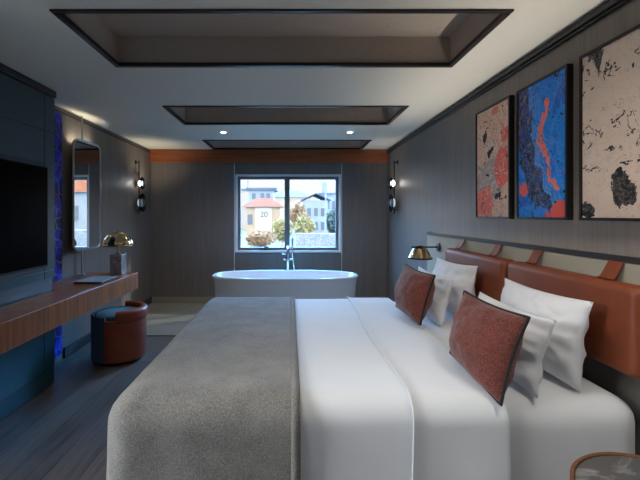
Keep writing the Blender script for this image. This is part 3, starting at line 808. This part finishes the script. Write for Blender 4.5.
# little house with the number on its door
h = thing('small_house', (-2.2, 31, GZ), 'small pale house with red tiled roof seen through the left window pane', 'house')
obj('wall', MB().box(-3.5, -.75, 30, 32.5, GZ, 2.02), 'render_tan', h)
obj('roof', roof_hip(MB(), -3.5, -.75, 30, 32.5, 2.0, 2.75), 'tiles_red', h)
d = obj('door', MB().box(-2.75, -1.45, 29.9, 29.99, GZ, 1.95, .02), 'render_white', h); d['label'] = 'white door with dark number'
cu = bpy.data.curves.new('house_number', 'FONT'); cu.body = '20'; cu.size = .62; cu.extrude = .01; cu.align_x = 'CENTER'
tmp = bpy.data.objects.new('house_number', cu); me = bpy.data.meshes.new_from_object(tmp); bpy.data.objects.remove(tmp)
fo = bpy.data.objects.new('house_number', me); COL.objects.link(fo); fo.parent = d
fo.location = Vector((-2.05, 29.885, 1.2)) - ORIGIN[h.name]; fo.rotation_euler = (PI / 2, 0, 0); me.materials.clear(); me.materials.append(M['alu'])
obj('window', MB().box(-3.35, -2.95, 29.95, 29.99, .6, 1.4, .01), 'slate', h)
# taller building behind
h = thing('flat_roof_building', (-3.4, 45, GZ), 'pale blue flat roofed building behind the small red roofed house', 'building')
obj('wall', MB().box(-4.8, -1.9, 44, 48, GZ, 4.25), 'render_blue', h)
obj('roof', MB().box(-5.1, -1.5, 43.7, 48.3, 4.25, 4.5), 'slate', h)
for x in (-4.2, -3.2, -2.5): obj('window', MB().box(x - .22, x + .22, 43.93, 43.99, 3.2, 3.85), 'slate', h)
obj('antenna', MB().tube([(-4.9, 44.2, 4.5), (-4.9, 44.2, 6.0)], .05, 6), 'slate', h)
h = thing('long_building', (-.3, 60, GZ), 'long tan building in the distance between the two window panes', 'building')
obj('wall', MB().box(-3.0, 3.2, 60, 66, GZ, 4.2), 'render_tan', h); obj('roof', roof_hip(MB(), -3.0, 3.2, 60, 66, 4.2, 5.4, .3), 'slate', h)
h = thing('side_building', (-6.5, 50, GZ), 'tan building at the left edge of the window view', 'building')
obj('wall', MB().box(-9.0, -5.4, 50, 55, GZ, 4.6), 'render_tan', h); obj('roof', MB().box(-9.2, -5.2, 49.8, 55.2, 4.6, 4.8), 'slate', h)
# right-hand house
h = thing('gabled_house', (2.4, 36, GZ), 'pale blue gabled house seen through the right window pane', 'house')
obj('wall', MB().box(1.3, 3.6, 36, 41, GZ, 2.75), 'render_blue', h)
obj('roof', roof_gable(MB(), 1.3, 3.6, 36, 41, 2.7, 3.35, .3), 'slate', h)
for x, z in ((1.8, 1.6), (2.45, 1.6), (3.1, 1.6), (1.8, .3), (2.45, .3), (3.1, .3)): obj('window', MB().box(x - .18, x + .18, 35.93, 35.99, z - .35, z + .4), 'slate', h)
h = thing('tower_building', (4.4, 42, GZ), 'taller narrow building with chimney at the right of the window view', 'building')
obj('wall', MB().box(3.3, 6.8, 42, 46, GZ, 3.6), 'render_blue', h); obj('roof', MB().box(3.1, 7.0, 41.8, 46.2, 3.6, 3.8), 'slate', h)
obj('chimney', MB().box(3.5, 4.1, 42.2, 42.8, 3.8, 5.0), 'stone', h)
for x in (4.1, 4.9, 5.6): obj('window', MB().box(x - .25, x + .25, 41.93, 41.99, 2.0, 2.9), 'slate', h)
t = thing('utility_pole', (2.05, 24, GZ), 'thin pole standing before the gabled house outside', 'pole')
obj('shaft', MB().tube([(2.25, 24, GZ), (2.25, 24, 3.15)], .05, 8, radii=[.06, .04]), 'stone', t, smooth=True)
tag(obj('garden_wall', MB().box(.3, 3.4, 20, 20.35, GZ, .38, .03), 'stone'), 'low blue grey stone wall outside below the right window pane', 'wall')

h = thing('row_house', (14, 31, GZ), 'pale blue house outside, seen only as a reflection in the tall mirror', 'house')
obj('wall', MB().box(7.5, 24, 30, 34, GZ, 3.2), 'render_blue', h); obj('roof', roof_hip(MB(), 7.5, 24, 30, 34, 3.2, 5.0), 'tiles_red', h)
for x in range(9, 24, 2): obj('window', MB().box(x - .3, x + .3, 29.93, 29.99, .9, 2.1), 'slate', h)
tag(obj('boundary_wall', MB().box(4.6, 14, 15, 15.3, GZ, .75, .03), 'stone'), 'stone boundary wall outside, seen only as a reflection in the tall mirror', 'wall')

def bush(x, y, w, hgt, mat, label, n=900, leaf=.16, seed=0):
    rnd = random.Random(seed)
    t = thing('bush', (x, y, GZ), label, 'bush', 'shrubs outside the window')
    m = MB()
    for _ in range(n):
        a = rnd.random() * 2 * PI; zc = rnd.uniform(-1, 1); rr = (1 - zc * zc) ** .5; k = rnd.uniform(.45, 1) ** .5
        k *= .8 + .3 * noise.noise(Vector((math.cos(a) * 1.5, math.sin(a) * 1.5, zc * 2 + seed)))
        p = Vector((x + w * rr * math.cos(a) * k, y + w * .7 * rr * math.sin(a) * k, GZ + hgt * .55 + zc * hgt * .45 * k))
        d = Vector((rnd.gauss(0, 1), rnd.gauss(0, 1), rnd.gauss(0, 1))).normalized(); e = d.orthogonal().normalized() * leaf * .45; d *= leaf
        m.add([p - d, p + e, p + d, p - e], [(0, 1, 2, 3)])
    obj('foliage', m, mat, t)
    s = MB()
    for k in range(5):
        a = k * 1.3; s.tube([(x + .06 * math.cos(a), y + .06 * math.sin(a), GZ), (x + w * .45 * math.cos(a), y + w * .3 * math.sin(a), GZ + hgt * .6)], .025, 6)
    obj('stem', s, 'leaf_b', t)
bush(-2.9, 19, .55, 1.7, 'leaf_g', 'bright green bush at the lower left corner of the window view', seed=1)
bush(-1.6, 21, .95, 1.25, 'leaf_b', 'bare brownish bush in front of the white numbered door', seed=2)
bush(-.55, 24, .8, 2.0, 'leaf_y', 'yellowish bush to the right of the small red roofed house', seed=3)
bush(.95, 26, .9, 2.1, 'leaf_y', 'yellow green bush in front of the gabled house', seed=4)
bush(.7, 30, 1.0, 3.2, 'leaf_b', 'tall bare bush between the window mullion and gabled house', 1100, .2, seed=5)
bush(3.2, 27, .9, 2.6, 'leaf_d', 'grey green bush at the right edge of the window view', seed=6)

# ------------------------------------------------------------------ sky and lights
w = bpy.data.worlds.new('sky'); scene.world = w; w.use_nodes = True
nt = w.node_tree; nt.nodes.clear()
tc = nt.nodes.new('ShaderNodeTexCoord'); sp = nt.nodes.new('ShaderNodeSeparateXYZ'); nt.links.new(tc.outputs['Generated'], sp.inputs[0])
rp = nt.nodes.new('ShaderNodeValToRGB'); nt.links.new(sp.outputs['Z'], rp.inputs[0])
cr = rp.color_ramp
SKY = [(0, (.90, .93, .96, 1)), (.12, (.92, .95, 1.0, 1)), (.30, (.10, .45, 1.0, 1)), (1, (.10, .45, 1.0, 1))]
while len(cr.elements) < len(SKY): cr.elements.new(.5)
for e, (p, c) in zip(cr.elements, SKY): e.position = p; e.color = c
st = nt.nodes.new('ShaderNodeFloatCurve'); nt.links.new(sp.outputs['Z'], st.inputs['Value'])        # sky brightness against height, /30
cv = st.mapping.curves[0]; st.mapping.use_clip = False
for p in ((.12, .021), (.30, .9), (.62, .9), (.80, .2)): cv.points.new(*p)
cv.points[0].location = (0, .021); cv.points[-1].location = (1, .2)
for p in cv.points: p.handle_type = 'VECTOR'
st.mapping.update()
dt = nt.nodes.new('ShaderNodeVectorMath'); dt.operation = 'DOT_PRODUCT'; nt.links.new(tc.outputs['Generated'], dt.inputs[0]); dt.inputs[1].default_value = (-.25, .97, 0)
sd = nt.nodes.new('ShaderNodeMapRange'); nt.links.new(dt.outputs['Value'], sd.inputs[0])       # brighter on one side of the sky
for i, v in enumerate((-.1, .6, .24, 2.7)): sd.inputs[i + 1].default_value = v * (30 if i > 1 else 1)
mu = nt.nodes.new('ShaderNodeMath'); mu.operation = 'MULTIPLY'; nt.links.new(st.outputs[0], mu.inputs[0]); nt.links.new(sd.outputs[0], mu.inputs[1])
bg = nt.nodes.new('ShaderNodeBackground'); out = nt.nodes.new('ShaderNodeOutputWorld')
mc = nt.nodes.new('ShaderNodeMix'); mc.data_type = 'RGBA'
cf = nt.nodes.new('ShaderNodeMapRange'); nt.links.new(sp.outputs['Y'], cf.inputs[0]); cf.inputs[1].default_value = -.3; cf.inputs[2].default_value = .4
nt.links.new(cf.outputs[0], mc.inputs[0]); mc.inputs[6].default_value = (1, .95, .88, 1); nt.links.new(rp.outputs[0], mc.inputs[7])   # white cloud behind, blue over the window
nt.links.new(mc.outputs[2], bg.inputs[0]); nt.links.new(mu.outputs[0], bg.inputs[1]); nt.links.new(bg.outputs[0], out.inputs[0])

def portal(loc, rot, sx, sy):
    l = bpy.data.lights.new('window_portal', 'AREA'); l.shape = 'RECTANGLE'; l.size = sx; l.size_y = sy; l.cycles.is_portal = True
    o = bpy.data.objects.new('window_portal', l); COL.objects.link(o); o.location = loc; o.rotation_euler = rot
portal(((HX0 + HX1) / 2, YB + .27, (HZ0 + HZ1) / 2), (-PI / 2, 0, 0), HX1 - HX0, HZ1 - HZ0)
portal((XL - T - .02, (WY0 + WY1) / 2, (WZ0 + WZ1) / 2), (0, -PI / 2, 0), WZ1 - WZ0, WY1 - WY0)

sun = bpy.data.lights.new('sun', 'SUN'); sun.energy = 5.0; sun.angle = math.radians(.6); sun.color = (1, .95, .86)
so = bpy.data.objects.new('sun', sun); COL.objects.link(so)
az = Vector((-.87, -.5, 0)).normalized(); el = math.radians(31)
so.rotation_euler = Vector((az.x * math.cos(el), az.y * math.cos(el), -math.sin(el))).to_track_quat('-Z', 'Y').to_euler(); so.location = (8, 12, 8)

l = bpy.data.lights.new('added_ledge_light', 'AREA'); l.shape = 'RECTANGLE'; l.size = .012; l.size_y = 3.18; l.energy = 4.2; l.color = (1, .95, .87)  # added uplight on the ledge for the ceiling and wall above
o = bpy.data.objects.new('added_ledge_light', l); COL.objects.link(o); o.location = (1.442, 2.355, 1.1625); o.rotation_euler = (PI, math.radians(-24), 0); l.spread = math.radians(95)
spot(-.80, 4.57, 22, (1, .94, .86), 2.5); spot(.72, 4.57, 22, (1, .94, .86), 2.5)
for x, tx, e, nm in ((-1.45, -.2, 5, 'beside the first tray, nearest the teal cabinet'), (-.5, .5, 3.0, 'before the first tray, left of its middle'), (.5, 1.0, 6, 'before the first tray, right of its middle')):  # downlights added out of view to light the bed from above
    copy_thing(d0, (x, 1.66, H), 'added unseen round downlight in the ceiling ' + nm)
    o = spot(x, 1.66, e, (1, .96, .91), 2.3)
    o.data.shadow_soft_size = .09; o.data.spot_blend = 1
    o.rotation_euler = (Vector((tx, 2.75, .6)) - Vector((x, 1.66, H))).to_track_quat('-Z', 'Y').to_euler()
copy_thing(d0, (-.45, .95, H), 'added unseen round downlight in the ceiling before the near side of the bed')  # added out of view, aimed at the pillows
o = spot(-.45, .95, 24, (1, .96, .91), 1.7); o.data.shadow_soft_size = .10; o.data.spot_blend = 1
o.rotation_euler = (Vector((.85, 1.75, .65)) - Vector((-.45, .95, H))).to_track_quat('-Z', 'Y').to_euler()
copy_thing(d0, (1.05, .80, H), 'added unseen round downlight in the ceiling above the round bedside table')  # added out of view to brighten the sheet and near pillows
o = spot(1.05, .80, 32, (1, .96, .91), 1.9); o.data.shadow_soft_size = .10; o.data.spot_blend = 1
o.rotation_euler = (Vector((1.0, 1.75, .6)) - Vector((1.05, .80, H))).to_track_quat('-Z', 'Y').to_euler()

# ------------------------------------------------------------------ camera
cam = bpy.data.cameras.new('camera'); cam.sensor_width = 36; cam.lens = 36 * 380 / 640
cam.shift_x = 30 / 640; cam.shift_y = -25 / 640; cam.clip_start = .05; cam.clip_end = 300
co = bpy.data.objects.new('camera', cam); COL.objects.link(co); co.location = (0, 0, EYE); co.rotation_euler = (PI / 2, 0, 0)
scene.camera = co
vs = scene.view_settings; vs.view_transform = 'Standard'; vs.look = 'None'; vs.exposure = 0.85; vs.gamma = 1; vs.use_curve_mapping = False
scene.cycles.use_denoising = True
scene.cycles.max_bounces = 10; scene.cycles.diffuse_bounces = 6; scene.cycles.transparent_max_bounces = 12
scene.cycles.sample_clamp_indirect = 6
